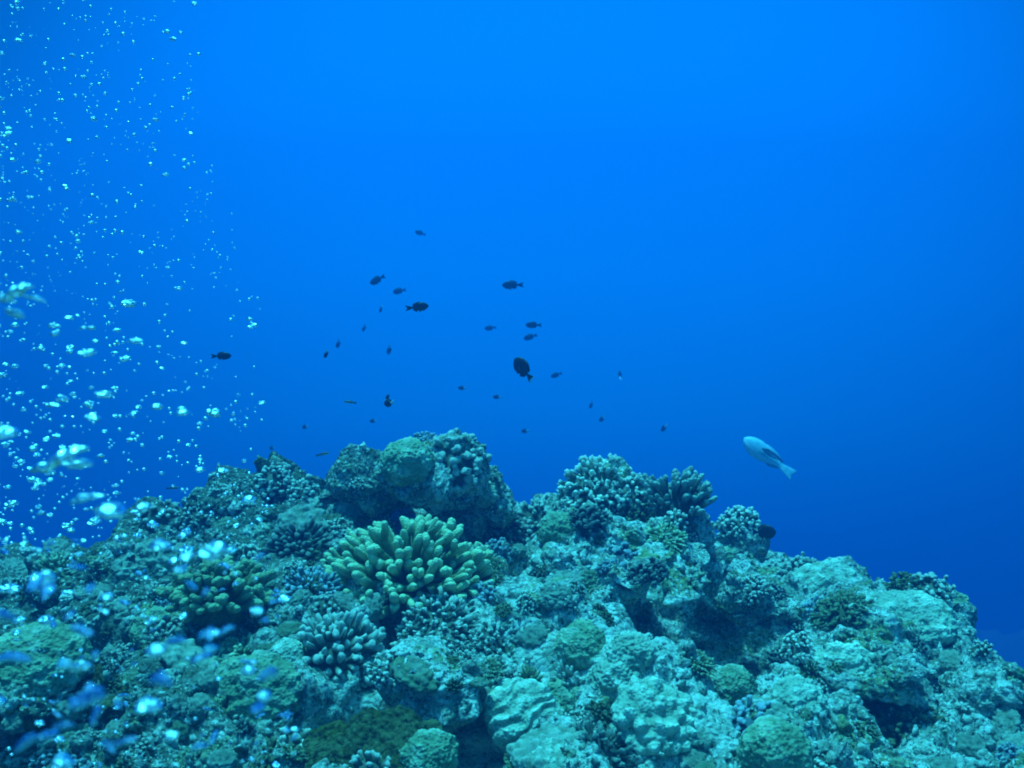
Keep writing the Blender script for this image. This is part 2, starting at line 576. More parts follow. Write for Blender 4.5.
PITS = [(455, 515, 3.75, .20, .26), (665, 618, 3.2, .22, .36), (605, 606, 3.2, .13, .2), (745, 640, 3.3, .16, .34), (470, 742, 2.4, .16, .26), (350, 712, 2.5, .12, .12),
        (960, 690, 3.2, .13, .26), (875, 690, 2.9, .13, .16), (400, 625, 3.0, .13, .14), (715, 560, 4.2, .18, .40), (520, 508, 4.2, .12, .16), (560, 600, 3.1, .1, .08), (390, 690, 2.6, .09, .1), (200, 620, 2.9, .1, .1), (740, 718, 2.6, .07, .09), (60, 660, 2.9, .12, .12)]
zz = smooth_z(GX.ravel(), GY.ravel())
for px, py, d, r, dep in PITS:
    p = at(px, py, d)
    zz -= dep * np.exp(-((GX.ravel() - p.x) ** 2 + (GY.ravel() - p.y) ** 2) / (2 * (r * .75) ** 2))
P = np.c_[GX.ravel(), GY.ravel(), zz]
Z2 = zz.reshape(NY, NX)
gy, gx = np.gradient(Z2, fy, fx)
N = np.stack([-gx.ravel(), -gy.ravel(), np.ones(NX * NY)], 1)
N /= np.linalg.norm(N, axis=1, keepdims=True)
P = P + N * rocky(P)[:, None]
P[:, 2] = np.maximum(P[:, 2], -14.0)
ii = np.arange(NX * NY).reshape(NY, NX)
Q = np.stack([ii[:-1, :-1].ravel(), ii[:-1, 1:].ravel(), ii[1:, 1:].ravel(), ii[1:, :-1].ravel()], 1)
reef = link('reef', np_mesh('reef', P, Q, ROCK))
tag(reef, kind='structure')

# far sea floor with a rise beyond the reef
sx = np.linspace(-26, 26, 150)
sy = np.linspace(-24, 27, 150)
SX, SY = np.meshgrid(sx, sy)
sp = np.c_[SX.ravel(), SY.ravel(), np.zeros(SX.size)]
sz = -13.0 + 1.3 * fbm(sp * 0.16, 5, .6)
sz += 2.5 * np.exp(-(((SX.ravel() + 9) / 13) ** 2 + ((SY.ravel() - 21) / 5) ** 2))
sz += 1.5 * np.exp(-(((SX.ravel() - 15) / 11) ** 2 + ((SY.ravel() - 22) / 5) ** 2))
sp[:, 2] = sz
si = np.arange(150 * 150).reshape(150, 150)
SQ = np.stack([si[:-1, :-1].ravel(), si[:-1, 1:].ravel(), si[1:, 1:].ravel(), si[1:, :-1].ravel()], 1)
tag(link('seabed', np_mesh('seabed', sp, SQ, SEABED)), kind='structure')


# ------------------------------------------------------------------ rock outcrops
def outcrop(px, py, d, rx, ry, rz, label, mat=None, seed=0, rot=0, tilt=(0, 0), sub=6, s=1.0, under=0.55):
    """A rock mass with ledges: wide top, cut away below."""
    V, F = ico(sub)
    c = np.array(at(px, py, d))
    U = V.copy()
    low = np.clip(-U[:, 2], 0, 1)
    U[:, :2] *= (1 - under * low)[:, None]
    U = U * (rx, ry, rz)
    R = np.array(Euler((tilt[0], tilt[1], rot)).to_matrix())
    U = U @ R.T
    NV = (V / (rx, ry, rz)); NV /= np.linalg.norm(NV, axis=1, keepdims=True); NV = NV @ R.T
    A = U + c + seed * 3.71
    big = 0.16 * fbm(A * 3.2, 3)
    U = U + NV * (big * min(rx, rz) * 2.2 + rocky(A, 0.85 * s))[:, None]
    o = link('rock_outcrop', np_mesh('rock_outcrop', U, F, mat or ROCK), None, Vector(c))
    return tag(o, label, 'rock', 'rock outcrops of the reef')


ROCKS = [
    outcrop(436, 472, 3.8, .215, .28, .14, 'large knobbly rock dome forming the highest point of the reef, dark hollow beneath', None, 1.3, 0, (.1, .1)),
    outcrop(374, 488, 3.85, .125, .17, .12, 'lumpy pale rock on the left shoulder of the highest dome', ROCK, 2),
    outcrop(332, 492, 3.95, .12, .14, .085, 'low rough rock stepping down left of the highest dome', ROCK, 29, sub=5),
    outcrop(488, 510, 3.85, .09, .14, .19, 'dark rock wall closing the right side of the hollow under the summit', ROCK, 3, sub=5),
    outcrop(612, 522, 3.9, .30, .24, .20, 'broad pale rock shelf under the bushy coral crown, right of centre', ROCK_PALE, 4, .2, (.1, .05)),
    outcrop(598, 562, 3.3, .25, .26, .13, 'rough speckled boulder in the middle of the reef above the deep shadowed overhang', ROCK_PALE, 5, .1, (.2, .1)),
    outcrop(680, 534, 3.7, .115, .15, .16, 'smooth sided pale block standing at the right end of the middle shelf', ROCK_PALE, 6, .4, s=.55, sub=5),
    outcrop(664, 568, 3.22, .20, .26, .075, 'jutting rock lip over the darkest overhang of the reef', ROCK_PALE, 7, -.2, (.15, .2), sub=5, s=.7),
    outcrop(256, 503, 4.05, .26, .22, .14, 'low rounded rock ridge left of the summit behind the bubbles', ROCK, 8, .1),
    outcrop(284, 478, 4.1, .11, .12, .09, 'small rock cap on top of the left ridge', ROCK, 9, sub=5),
    outcrop(182, 536, 4.0, .22, .2, .10, 'dim flat rock far down the left slope, partly veiled by bubbles', ROCK, 10),
    outcrop(896, 630, 3.3, .25, .27, .12, 'wide tilted rock ledge at the right edge of the reef with smooth crust on top', ROCK_PALE, 11, -.2, (.15, .2), s=.75),
    outcrop(938, 612, 3.5, .10, .12, .10, 'corner block of rock overlooking the drop on the far right', ROCK, 12, sub=5, s=.8),
    outcrop(860, 668, 3.0, .22, .17, .09, 'long slanting rock lip below the right ledge with shadow under it', ROCK, 13, -.35, (.1, .25), s=.85),
    outcrop(738, 552, 4.45, .12, .12, .13, 'low dark rock mound standing just right of the gap beside the pale block', ROCK, 27, sub=5, s=.7),
    outcrop(745, 608, 3.55, .15, .14, .09, 'rock bridge above a dark square hollow right of the middle shelf', ROCK, 14, .1, sub=5),
    outcrop(780, 578, 4.1, .22, .2, .10, 'low pale rock sloping down behind the hollow towards the right', ROCK_PALE, 15, .3),
    outcrop(440, 690, 2.6, .17, .13, .10, 'crumbly pale rock ledge above the brown shaded cave at the bottom', ROCK_PALE, 16, -.1, (.2, -.1), sub=6, s=.8),
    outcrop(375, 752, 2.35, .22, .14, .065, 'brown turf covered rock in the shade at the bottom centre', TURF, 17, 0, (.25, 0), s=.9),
    outcrop(1000, 712, 3.0, .18, .2, .12, 'dark rock shoulder at the lower right edge of the picture', ROCK, 18, 0, (.1, .2)),
    outcrop(560, 622, 2.95, .15, .13, .08, 'speckled low rock just below the middle boulder', ROCK_PALE, 19, .5, sub=5),
    outcrop(90, 580, 3.5, .24, .2, .10, 'dim rock hump on the left slope among the bubbles', ROCK, 20, .2),
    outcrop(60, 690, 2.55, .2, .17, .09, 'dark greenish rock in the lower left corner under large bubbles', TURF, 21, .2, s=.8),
    outcrop(820, 738, 2.5, .16, .14, .08, 'crusty rock at the bottom right below the slanting lip', ROCK_PALE, 22, .4, sub=5),
]
bpy.context.view_layer.update()
DG = bpy.context.evaluated_depsgraph_get()


def hit(px, py):
    ok, loc, nrm, idx, ob, _ = scene.ray_cast(DG, cam.location, ray(px, py).normalized())
    if ok and loc.y < 7:
        return loc.copy(), nrm.copy()
    return None, None


def ground(px, py, dflt=3.5):
    p, n = hit(px, py)
    k = 0
    while p is None and k < 20:
        py += 4; k += 1
        p, n = hit(px, py)
    return (p, n) if p is not None else (at(px, py, dflt), Vector((0, 0, 1)))


# ------------------------------------------------------------------ coral builders
def dome_dirs(n, cap, rng):
    i = np.arange(n) + .5
    cz = 1 - i / n * (1 - math.cos(cap))
    ph = i * 2.399963 + rng.random() * 6
    s = np.sqrt(1 - cz * cz)
    d = np.stack([s * np.cos(ph), s * np.sin(ph), cz], 1)
    d += rng.normal(0, .35 / math.sqrt(n), (n, 3)) * 2.0
    return d / np.linalg.norm(d, axis=1, keepdims=True)


def knob_colony(seed, R=1.0, n=110, kl=.42, kr=.085, flat=.75, cap=1.75, club=1.02, sides=7, split=True):
    rng = np.random.default_rng(seed)
    mb = MB()
    mb.lump((0, 0, -.02 * R), R * .70, R * .70, R * .70 * flat, 3, lambda p: .05 * R * fbm(p * 5 / R + seed, 2), 0)
    for d in dome_dirs(n, cap, rng):
        nz = float(pn(np.array([d * 2.1 + seed * 1.7]))[0])
        if nz > .42: continue                               # broken patches
        rr = R * (1 + rng.normal(0, .08) + .22 * float(pn(np.array([d * 1.5 + seed]))[0]))
        klk = kl * rng.uniform(.75, 1.3)
        sc = np.array([1, 1, flat])
        p0 = d * sc * (rr - klk * R)
        p1 = d * sc * rr
        r = kr * R * rng.uniform(.68, 1.3)
        p1 = p1 + rng.normal(0, .035 * R, 3)
        mb.finger(p0, p1, r * .85, r * club, sides, bend=(0, 0, .06 * R))
        if split:
            for _ in range(rng.integers(1, 4)):
                o = rng.normal(0, 1, 3); o -= d * o.dot(d); o /= np.linalg.norm(o)
                mb.finger(p0 + (p1 - p0) * .45, p1 - d * r * .2 + o * r * 1.35, r * .6, r * .72, 6)
    mb.wobble(.05 * R, 7 / R, seed)
    mb.wobble(.022 * R, 18 / R, seed + 9)
    return mb


def branch_mesh(rng, p0, d, L, r, mat, name='branch', forks=2, up=.35):
    """One branch with side fingers, as one mesh."""
    mb = MB()
    d = np.asarray(d) / np.linalg.norm(d)
    bend = np.array([0, 0, up * L * (1 - d[2])]) + rng.normal(0, .06 * L, 3)
    t = np.array([0, .2, .45, .7, .86, .95, 1.0])
    pts = p0 + d * L * t[:, None] + bend * (t * t)[:, None]
    rad = r * np.array([1.25, 1.1, 1.0, .98, .95, .76, .42])
    mb.tube(pts, rad, 10, t ** 2)
    for k in range(forks):
        tt = rng.uniform(.40, .72)
        b0 = p0 + d * L * tt + bend * tt * tt
        o = rng.normal(0, 1, 3); o -= d * o.dot(d); o /= np.linalg.norm(o)
        o[2] = abs(o[2])
        dd = d + o * rng.uniform(.55, .95); dd /= np.linalg.norm(dd)
        mb.finger(b0, b0 + dd * L * rng.uniform(.28, .46), r * .95, r * .84, 9, bend=(0, 0, up * L * .22), tips=(tt ** 2, .4, .6, .8, .95, 1))
    mb.wobble(r * .45, 1 / (r * 3.6), rng.random() * 50)
    return mb.build(name, mat)


def branching_coral(name, label, px, py, R, nb, r, mat, seed, cap=1.35, flat=.8, lean=(0, -.35, .25), forks=2, group=None, base_mat=None, inner=.35, lift=0.0, up=.35, core=.42, low=1.0):
    rng = np.random.default_rng(seed)
    p, n = ground(px, py)
    root = bpy.data.objects.new(name, None)
    root.empty_display_size = .05
    COL.objects.link(root)
    root.location = p + Vector((0, 0, lift))
    tag(root, label, 'coral', group)
    b = MB()
    b.lump((0, core * R * lean[1] * -.0, 0), R * core, R * core, R * core * flat, 4, lambda q: .05 * R * fbm(q * 8 / R, 3), 0)
    link('base', b.build('base', base_mat or mat), root)
    for d in dome_dirs(nb, cap, rng):
        dd = d * np.array([1, 1, flat]) + np.array(lean) * .5
        dd /= np.linalg.norm(dd)
        L = R * rng.uniform(.86, 1.05) / math.sqrt(dd[0] ** 2 + dd[1] ** 2 + (dd[2] / low) ** 2)
        p0 = dd * L * inner * rng.uniform(.5, .9)
        link('branch', branch_mesh(rng, p0, dd, max(L - np.linalg.norm(p0), R * .25), r * rng.uniform(.82, 1.15), mat, forks=forks, up=up), root)
    return root


def lump_mesh(name, seed, mat, rx, ry, rz, amp, freq, kind='lumpy', sub=5):
    V, F = ico(sub)
    q = V * (rx, ry, rz)
    nn = V / (rx, ry, rz); nn /= np.linalg.norm(nn, axis=1, keepdims=True)
    a = q + seed * 5.3
    R = max(rx, ry)
    if kind == 'lumpy':
        d = amp * R * (fbm(a * freq / R, 3) + .5 * (.5 - worley(a * freq * 1.6 / R)))
    elif kind == 'ripple':                                  # concentric ruffles of an encrusting plate
        w = q[:, 1] / R + .35 * pn(a * 2.2 / R) + .25 * q[:, 0] / R
        d = amp * R * (np.sin(w * freq * 3.1) * .55 + .8 * fbm(a * 2.5 / R, 3))
        d *= np.clip(V[:, 2] + .5, 0, 1)
    elif kind == 'columns':                                 # blunt lobes
        d = amp * R * (1.6 * np.clip(.62 - worley(a * freq / R), -.2, 1) + .35 * fbm(a * 3 / R, 2))
        d *= np.clip(V[:, 2] + .5, 0, 1)
    ck = .35 if amp > .2 or kind == 'ripple' else 1.0
    d = d + ck * R * (.05 * fbm(a * 7 / R, 3) + .035 * (.5 - worley(a * 9 / R)))
    return np_mesh(name, q + nn * d[:, None], F, mat, True, np.clip(.35 + d / (amp * R + 1e-6) * .5, 0, 1))


def orient(n, mix, spin):
    v = (n.lerp(Vector((0, 0, 1)), mix)).normalized()
    q = v.to_track_quat('Z', 'Y')
    return (q @ Euler((0, 0, spin)).to_quaternion()).to_euler()


ANCHORS = []      # (px, py, phrase) landmarks the small corals are described by


def place(me, name, px, py, scale, label, cat='coral', group=None, mix=.6, spin=None, sink=.15, anchor=None, toward=0.0, dxyz=(0, 0, 0)):
    p, n = ground(px, py)
    o = link(name, me)
    v = n.lerp(Vector((0, 0, 1)), mix) + Vector((0, -toward, 0))
    o.rotation_euler = orient(v.normalized(), 0, random.uniform(0, 6.28) if spin is None else spin)
    s = scale if isinstance(scale, (tuple, list)) else (scale,) * 3
    o.scale = s
    o.location = p - v.normalized() * sink * s[2] + Vector(dxyz)
    tag(o, label, cat, group)
    if anchor: ANCHORS.append((px, py, anchor))
    return o


# --- named colonies -------------------------------------------------
antler = branching_coral('antler_coral', 'large yellow green antler coral with thick blunt fingers in the middle of the reef', 410, 588, .325, 98, .0145, C_ANTLER, 21, 1.75, .75, (0, -.55, .30), 2, inner=.6, up=.10, core=.46, low=.74)
ANCHORS.append((408, 555, 'the yellow green antler coral'))
left_antler = branching_coral('antler_coral', 'dim olive antler coral with short fingers, left of the yellow green one', 220, 604, .20, 52, .0145, C_OLIVE, 22, 1.6, .7, (0, -.6, .3), 2, inner=.6, up=.12, core=.5, low=.7)
ANCHORS.append((220, 590, 'the dim olive antler coral'))
bushy = branching_coral('staghorn_coral', 'dark open branched coral leaning right against the blue water behind the pale block', 676, 512, .165, 30, .011, C_DARK, 23, 1.5, 1.0, (.55, 0, .4), 3)
ANCHORS.append((690, 485, 'the dark branched coral'))

KM = {}


def knob_mesh(key, mat, **k):
    if (key, mat.name) not in KM:
        KM[(key, mat.name)] = knob_colony(key, **k).build('knob_coral', mat)
    return KM[(key, mat.name)]


def knob(px, py, r_m, mat, key, label, anchor=None, n=110, **k):
    pk = {a: k.pop(a) for a in list(k) if a in ('kl', 'kr', 'flat', 'cap', 'club', 'split', 'sides')}
    me = knob_colony(key, n=n, **pk).build('cauliflower_coral', mat)
    return place(me, 'cauliflower_coral', px, py, r_m, label, 'coral', 'cauliflower corals on the reef', anchor=anchor, **k)


knob(598, 488, .15, C_CREAM, 31, 'pale bushy cauliflower coral crowning the middle shelf against the blue', 'the bushy crown coral', 200, kr=.048, kl=.36, flat=.66)
knob(633, 492, .10, C_CREAM, 32, 'smaller cauliflower coral hanging at the lower right of the bushy crown', None, 90, kr=.075)
knob(640, 520, .085, C_OLIVE, 33, 'round olive cauliflower coral in shade under the bushy crown', None, 100, kr=.07)
knob(540, 522, .12, C_CREAM, 34, 'flat grey knobbed coral in the saddle between summit and crown', 'the flat grey coral in the saddle', 110, kr=.078, flat=.45, split=False, toward=.3)
knob(455, 462, .125, C_CREAM, 35, 'pale stubby branched coral over the dark hollow right of the summit', 'the stubby coral right of the summit', 60, kr=.105, kl=.5, flat=.75, split=True)
knob(424, 441, .06, C_BLUE, 36, 'small blue grey knobbed coral on the very top of the reef', 'the topmost coral', 70, kr=.085, flat=.6, split=False)
knob(335, 662, .145, C_CREAM, 37, 'pale dome coral with many blunt knobs at lower left of centre', 'the pale dome coral with blunt knobs', 190, kr=.06, kl=.5, flat=.7, split=False, toward=.35)
knob(312, 592, .085, C_BLUE, 38, 'blue grey plate of small knobs left of the yellow green antler coral', None, 130, kr=.065, flat=.45, split=False, toward=.4)
knob(440, 626, .135, C_CREAM, 39, 'pale table coral with fine tufts just below the yellow green antler coral', 'the pale table coral', 200, kr=.042, kl=.3, flat=.32, cap=1.55, toward=.25, sink=0, dxyz=(0, -.10, .03))
knob(494, 646, .085, C_CREAM, 40, 'drooping pale tufted coral at the right end of the table coral', None, 110, kr=.058, flat=.5, toward=.4)
knob(388, 668, .055, C_CREAM, 41, 'small tufted pale coral right of the pale dome coral', None, 60, kr=.085)
knob(272, 482, .09, C_CREAM, 42, 'pale cauliflower coral on the left ridge cap', 'the left ridge cap', 80, kr=.085)
knob(305, 492, .08, C_CREAM, 43, 'grey cauliflower coral between the left ridge and the summit', None, 80, kr=.085)
knob(300, 545, .12, C_DARK, 44, 'dark dome coral with small knobs above and left of the antler coral', None, 130, kr=.066, flat=.7, split=False)
knob(738, 523, .105, C_CREAM, 45, 'pale cauliflower coral on the dark mound right of the dark branched coral', 'the coral on the dark mound', 80, kr=.08, dxyz=(0, 0, .0))
knob(795, 560, .11, C_CREAM, 46, 'low speckled coral cushion on the right skyline', 'the speckled cushion on the right skyline', 120, kr=.06, flat=.45)
knob(928, 590, .085, C_CREAM, 47, 'knobbed coral on the skyline at the right corner block', 'the right corner block', 70, kr=.095, flat=.6)
knob(905, 585, .06, C_OLIVE, 48, 'small olive knobbed coral on the right skyline beside the corner block', None, 60, kr=.09)
knob(752, 590, .07, C_CREAM, 49, 'small white tipped cauliflower coral below the speckled cushion', None, 80, kr=.075)
knob(690, 505, .05, C_CREAM, 50, 'small white tufted coral at the foot of the dark branched coral', None, 60, kr=.085)
knob(600, 752, .09, C_DARK, 51, 'dark spiky coral cluster in the shade at the bottom centre', 'the dark spiky cluster', 70, kr=.06, kl=.55, flat=.7)
knob(245, 655, .11, C_GREEN, 52, 'yellow green crumbly coral patch left of the pale dome coral', None, 160, kr=.05, flat=.4)
knob(500, 528, .09, C_DARK, 53, 'dark knobbed coral at the right rim of the hollow', None, 90, kr=.07)
knob(900, 720, .12, C_OLIVE, 54, 'dim olive knobbed coral patch below the slanting rock lip', None, 150, kr=.055, flat=.45)
knob(840, 610, .10, C_OLIVE, 55, 'olive crumbly coral patch left of the right ledge', None, 150, kr=.055, flat=.45)
knob(195, 520, .07, C_CREAM, 56, 'pale coral tuft on the dim flat rock of the left slope', None, 80, kr=.08)


def massive(px, py, mesh_args, label, anchor=None, mix=.5, toward=.3, sink=.005, spin=0.0, name='boulder_coral'):
    me = lump_mesh(name, *mesh_args)
    o = place(me, name, px, py, 1.0, label, 'coral', 'boulder corals on the reef', mix, spin, sink, anchor, toward)
    return o


massive(582, 648, (61, P_GREEN, .085, .08, .075, .10, 1.6), 'grey green smooth boulder coral above the cup shaped one', 'the grey green boulder coral')
massive(615, 680, (62, P_GREY, .072, .065, .055, .18, 2.0), 'cup shaped pale boulder coral with a raised rim in the lower middle', 'the cup shaped coral')
massive(632, 655, (63, P_GREY, .075, .06, .055, .14, 2.4), 'dimpled dark boulder coral behind the cup shaped one')
massive(733, 688, (64, P_GREEN, .068, .065, .065, .10, 2.0), 'round yellow green boulder coral on the right of the lower middle', 'the round yellow green boulder coral')
massive(775, 755, (65, P_GREEN, .085, .08, .09, .10, 1.4), 'tall dull green boulder coral at the bottom edge right of centre', 'the tall dull green boulder coral')
massive(407, 462, (66, P_GREEN, .10, .09, .085, .10, 1.6), 'smooth bright green coral lump on the front of the summit', 'the bright green lump on the summit')
massive(525, 718, (67, P_PALE, .105, .115, .07, .085, 6.0, 'ripple'), 'rippled pale plate coral at the bottom centre', 'the rippled plate coral', toward=.5, spin=.5)
massive(655, 718, (68, P_PALE, .105, .105, .055, .24, 3.2, 'columns'), 'cream lobed plate coral at the bottom right of centre', 'the cream lobed plate coral', toward=.45)
massive(560, 700, (69, P_GREEN, .07, .06, .04, .14, 3.0, 'columns'), 'green encrusting coral between the rippled plate and the cup')
massive(545, 760, (70, P_GREY, .06, .055, .035, .14, 3.0, 'columns'), 'dull coral crust at the bottom edge below the rippled plate')
massive(950, 606, (71, P_GREEN, .06, .07, .05, .18, 2.2), 'round dark coral head on the outermost right corner above the drop', 'the outermost right coral head')
massive(160, 630, (72, P_GREEN, .09, .08, .06, .12, 1.6), 'smooth dim green boulder coral below the dim olive antler coral')
massive(255, 690, (73, P_GREEN, .13, .10, .06, .10, 2.2), 'wide yellow green smooth coral crust at the lower left of centre', 'the wide yellow green crust', toward=.4)
massive(40, 660, (74, P_GREEN, .12, .11, .07, .08, 1.8), 'large dim boulder coral at the left edge')
massive(285, 655, (75, P_PALE, .05, .05, .04, .12, 1.8), 'small pale coral lump left of the pale dome coral')
massive(430, 755, (76, P_GREEN, .07, .06, .05, .12, 2.0), 'dull lump of coral in the brown shade at the bottom')
massive(730, 558, (77, P_GREEN, .06, .06, .05, .10, 1.6), 'smooth dim coral head at the foot of the dark mound')
massive(830, 585, (78, P_PALE, .16, .12, .05, .12, 3.0, 'columns'), 'pale blue encrusting sheet across the right slope', 'the pale encrusting sheet', toward=.4)
massive(905, 618, (79, P_PALE, .17, .12, .05, .10, 2.4), 'smooth pale crust covering the right ledge', 'the pale crust on the right ledge', toward=.3)
massive(845, 668, (80, P_PALE, .10, .08, .05, .14, 2.4), 'rounded pale coral crust at the left end of the slanting lip')
massive(560, 530, (81, P_GREEN, .08, .07, .05, .12, 2.0), 'low greenish coral crust on the left of the middle shelf')
massive(350, 512, (82, P_PALE, .07, .07, .06, .10, 1.8), 'pale rounded coral boss on the left shoulder of the summit')
massive(485, 492, (83, P_GREY, .06, .06, .05, .14, 2.2), 'grey coral boss on the right slope of the summit')
massive(800, 700, (84, P_PALE, .08, .07, .04, .15, 3.0, 'columns'), 'pale crust between the round yellow green boulder coral and the slanting lip')

# blue tuft between the fingers
bt = branching_coral('blue_tuft_coral', 'small bright blue tufted coral tucked behind the antler coral', 403, 528, .075, 22, .006, C_BLUETUFT, 29, 1.3, 1.0, (0, -.2, .6), 3)

# ------------------------------------------------------------------ small colonies scattered over the reef
def finger_tuft(seed, mat):
    rng = np.random.default_rng(seed)
    mb = MB()
    for d in dome_dirs(16, 1.3, rng):
        L = rng.uniform(.75, 1.1)
        mb.finger(d * .1, d * L, .10, .085, 7, bend=(0, 0, .2))
        o = rng.normal(0, 1, 3); o -= d * o.dot(d); o /= np.linalg.norm(o)
        mb.finger(d * L * .5, d * L * .8 + o * .3, .085, .075, 7)
    mb.wobble(.04, 6, seed)
    return mb.build('finger_coral', mat)


KINDS = []
for k, (mat, col) in enumerate(((C_CREAM, 'pale'), (C_OLIVE, 'olive'), (C_BLUE, 'blue grey'), (C_GREEN, 'yellow green'), (C_DARK, 'dark'), (C_CREAM, 'pale'))):
    KINDS.append((knob_colony(100 + k, n=[60, 90, 45, 120, 70, 36][k], kr=[.09, .07, .11, .055, .08, .12][k], flat=[.7, .5, .7, .4, .7, .8][k], split=k in (0, 2, 4)).build('knob_coral', mat),
                  'knob_coral', col + ' knobbly coral', 1.0))
for k, (mat, col) in enumerate(((P_GREEN, 'dull green'), (P_GREY, 'grey'), (P_PALE, 'pale'))):
    KINDS.append((lump_mesh('coral_boss', 110 + k, mat, 1, 1, .7, .16, 2.2, 'lumpy', 4), 'coral_boss', col + ' rounded coral boss', .85))
    KINDS.append((lump_mesh('coral_crust', 120 + k, mat, 1.2, 1, .38, .17, 3.2, 'columns', 5), 'coral_crust', col + ' lobed coral crust', 1.2))
for k, (mat, col) in enumerate(((C_CREAM, 'pale'), (C_OLIVE, 'olive'))):
    KINDS.append((finger_tuft(130 + k, mat), 'finger_coral', col + ' finger coral tuft', .9))
for k, (mat, col) in enumerate(((ROCK, 'rough'), (ROCK_PALE, 'pale rough'))):
    V, F = ico(5)
    d = rocky(V * .12 + 7 * k + 3, 1.0) / .12 * .75
    KINDS.append((np_mesh('rubble_rock', V * (1, 1, .7) + V * d[:, None], F, mat), 'rubble_rock', col + ' coral rock', .9))

HOLLOWS = [(582, 645, 34, 30), (615, 677, 30, 26), (733, 686, 24, 24), (455, 512, 60, 32), (665, 616, 58, 30), (745, 640, 36, 26), (470, 742, 50, 30), (875, 690, 36, 18), (960, 685, 30, 20), (375, 720, 95, 48), (335, 655, 52, 40), (440, 622, 60, 30)]   # bare dark holes of the reef
placed = []
weights = np.array([2, 1.3, 1.6, 1.2, .9, 1.6, .7, .8, 1, 1.0, 1, 1.2, 1.2, .8, 3.2, 3.2])
weights /= weights.sum()
tries = 0
SCAT = []
while len(SCAT) < 290 and tries < 6000:
    tries += 1
    px, py = RNG.uniform(-10, 1034), RNG.uniform(440, 775)
    p, n = hit(px, py)
    if p is None or n.z < .05: continue
    if any((px - ax) ** 2 / rx ** 2 + (py - ay) ** 2 / ry ** 2 < 1 for ax, ay, rx, ry in HOLLOWS): continue
    k = RNG.choice(len(KINDS), p=weights)
    r = float(np.clip(RNG.lognormal(math.log(.042), .38), .02, .085))
    if any((p - q).length < (r + rr) * .75 for q, rr in placed): continue
    # keep clear of the named colonies' faces
    if any(abs(px - ax) < 38 and abs(py - ay) < 26 for ax, ay, _ in ANCHORS): continue
    placed.append((p, r))
    SCAT.append((px, py, p, n, k, r))
rows = []
for px, py, p, n, k, r in SCAT:
    me, name, desc, sc = KINDS[k]
    o = link(name, me)
    o.rotation_euler = orient(n, .35, RNG.uniform(0, 6.28))
    s = r * sc
    o.scale = (s * RNG.uniform(.85, 1.15), s * RNG.uniform(.85, 1.15), s * RNG.uniform(.85, 1.15))
    o.location = p - n * s * .2
    tag(o, None, 'rock' if name == 'rubble_rock' else 'coral', {'knob_coral': 'small knobbly corals over the reef', 'coral_boss': 'small coral bosses over the reef', 'coral_crust': 'coral crusts over the reef', 'finger_coral': 'finger coral tufts over the reef', 'rubble_rock': 'lumps of coral rock over the reef'}[name])
    size = 'small' if r * F_PX / p.dot(CF) < 14 else 'medium'
    d2 = [((px - ax) ** 2 + (py - ay) ** 2, ax, ay, ph) for ax, ay, ph in ANCHORS]
    dist, ax, ay, ph = min(d2)
    rel = ('left of' if px < ax else 'right of') if abs(px - ax) > abs(py - ay) else ('above' if py < ay else 'below')
    rows.append((o, size + ' ' + desc, rel + ' ' + ph, dist))
ORD = ['nearest', 'second', 'third', 'fourth', 'fifth', 'sixth', 'seventh', 'eighth', 'ninth', 'tenth', 'eleventh', 'twelfth']
fam = {}
for o, a, b, dist in rows:
    fam.setdefault((a, b), []).append((dist, o))
for (a, b), lst in fam.items():
    lst.sort(key=lambda t: t[0])
    for i, (dist, o) in enumerate(lst):
        o['label'] = f'{a} {b}' if len(lst) == 1 else f'{ORD[min(i, 11)]} {"" if i == 0 else "nearest "}{a} {b}'

# crumbs of dead coral: nobody could count them
V1, F1 = ico(1)
cr_v, cr_f, nn = [], [], 0
cnt = 0
while cnt < 3600:
    px, py = RNG.uniform(-30, 1054), RNG.uniform(445, 790)
    p, n = hit(px, py)
    cnt += 1
    if p is None or n.z < 0.15: continue
    if any((px - ax) ** 2 / rx ** 2 + (py - ay) ** 2 / ry ** 2 < 1 for ax, ay, rx, ry in HOLLOWS): continue
    s = RNG.lognormal(math.log(.010), .45)
    R = np.array(Euler(tuple(RNG.uniform(0, 6.28, 3))).to_matrix())
    v = (V1 * (1 + .35 * RNG.normal(size=(len(V1), 1))) * (1, RNG.uniform(.5, 1), RNG.uniform(.5, .9))) @ R.T * s + np.array(p)
    cr_v.append(v); cr_f.append(F1 + nn); nn += len(v)
tag(link('coral_rubble', np_mesh('coral_rubble', np.concatenate(cr_v), np.concatenate(cr_f), ROCK_PALE)), 'pale crumbs of dead coral strewn over the whole reef surface', 'rubble', None, 'stuff')

# ------------------------------------------------------------------ fish
M_BLACK = plain('dark_fish_skin', (0.022, 0.028, 0.04), .5)
M_FIN = plain('dark_fin', (0.03, 0.035, 0.04), .6)
M_WHITE = plain('white_fish_skin', (0.75, 0.78, 0.78), .5, 40, .1)
M_PALE = plain('parrotfish_skin', (0.24, 0.58, 0.74), .45, 18, .2)
M_PALEB = plain('parrotfish_belly', (0.42, 0.68, 0.82), .45, 18, .1)
M_PFIN = plain('parrotfish_fin', (0.16, 0.36, 0.52), .5, 25, .2)
M_GREY = plain('grey_fish_skin', (0.16, 0.18, 0.17), .5, 30, .3)
M_EYE = plain('fish_eye', (0.01, 0.01, 0.012), .15, 5, 0, .6)
M_EYER = plain('fish_eye_ring', (0.5, 0.48, 0.3), .3, 5, 0, .5)


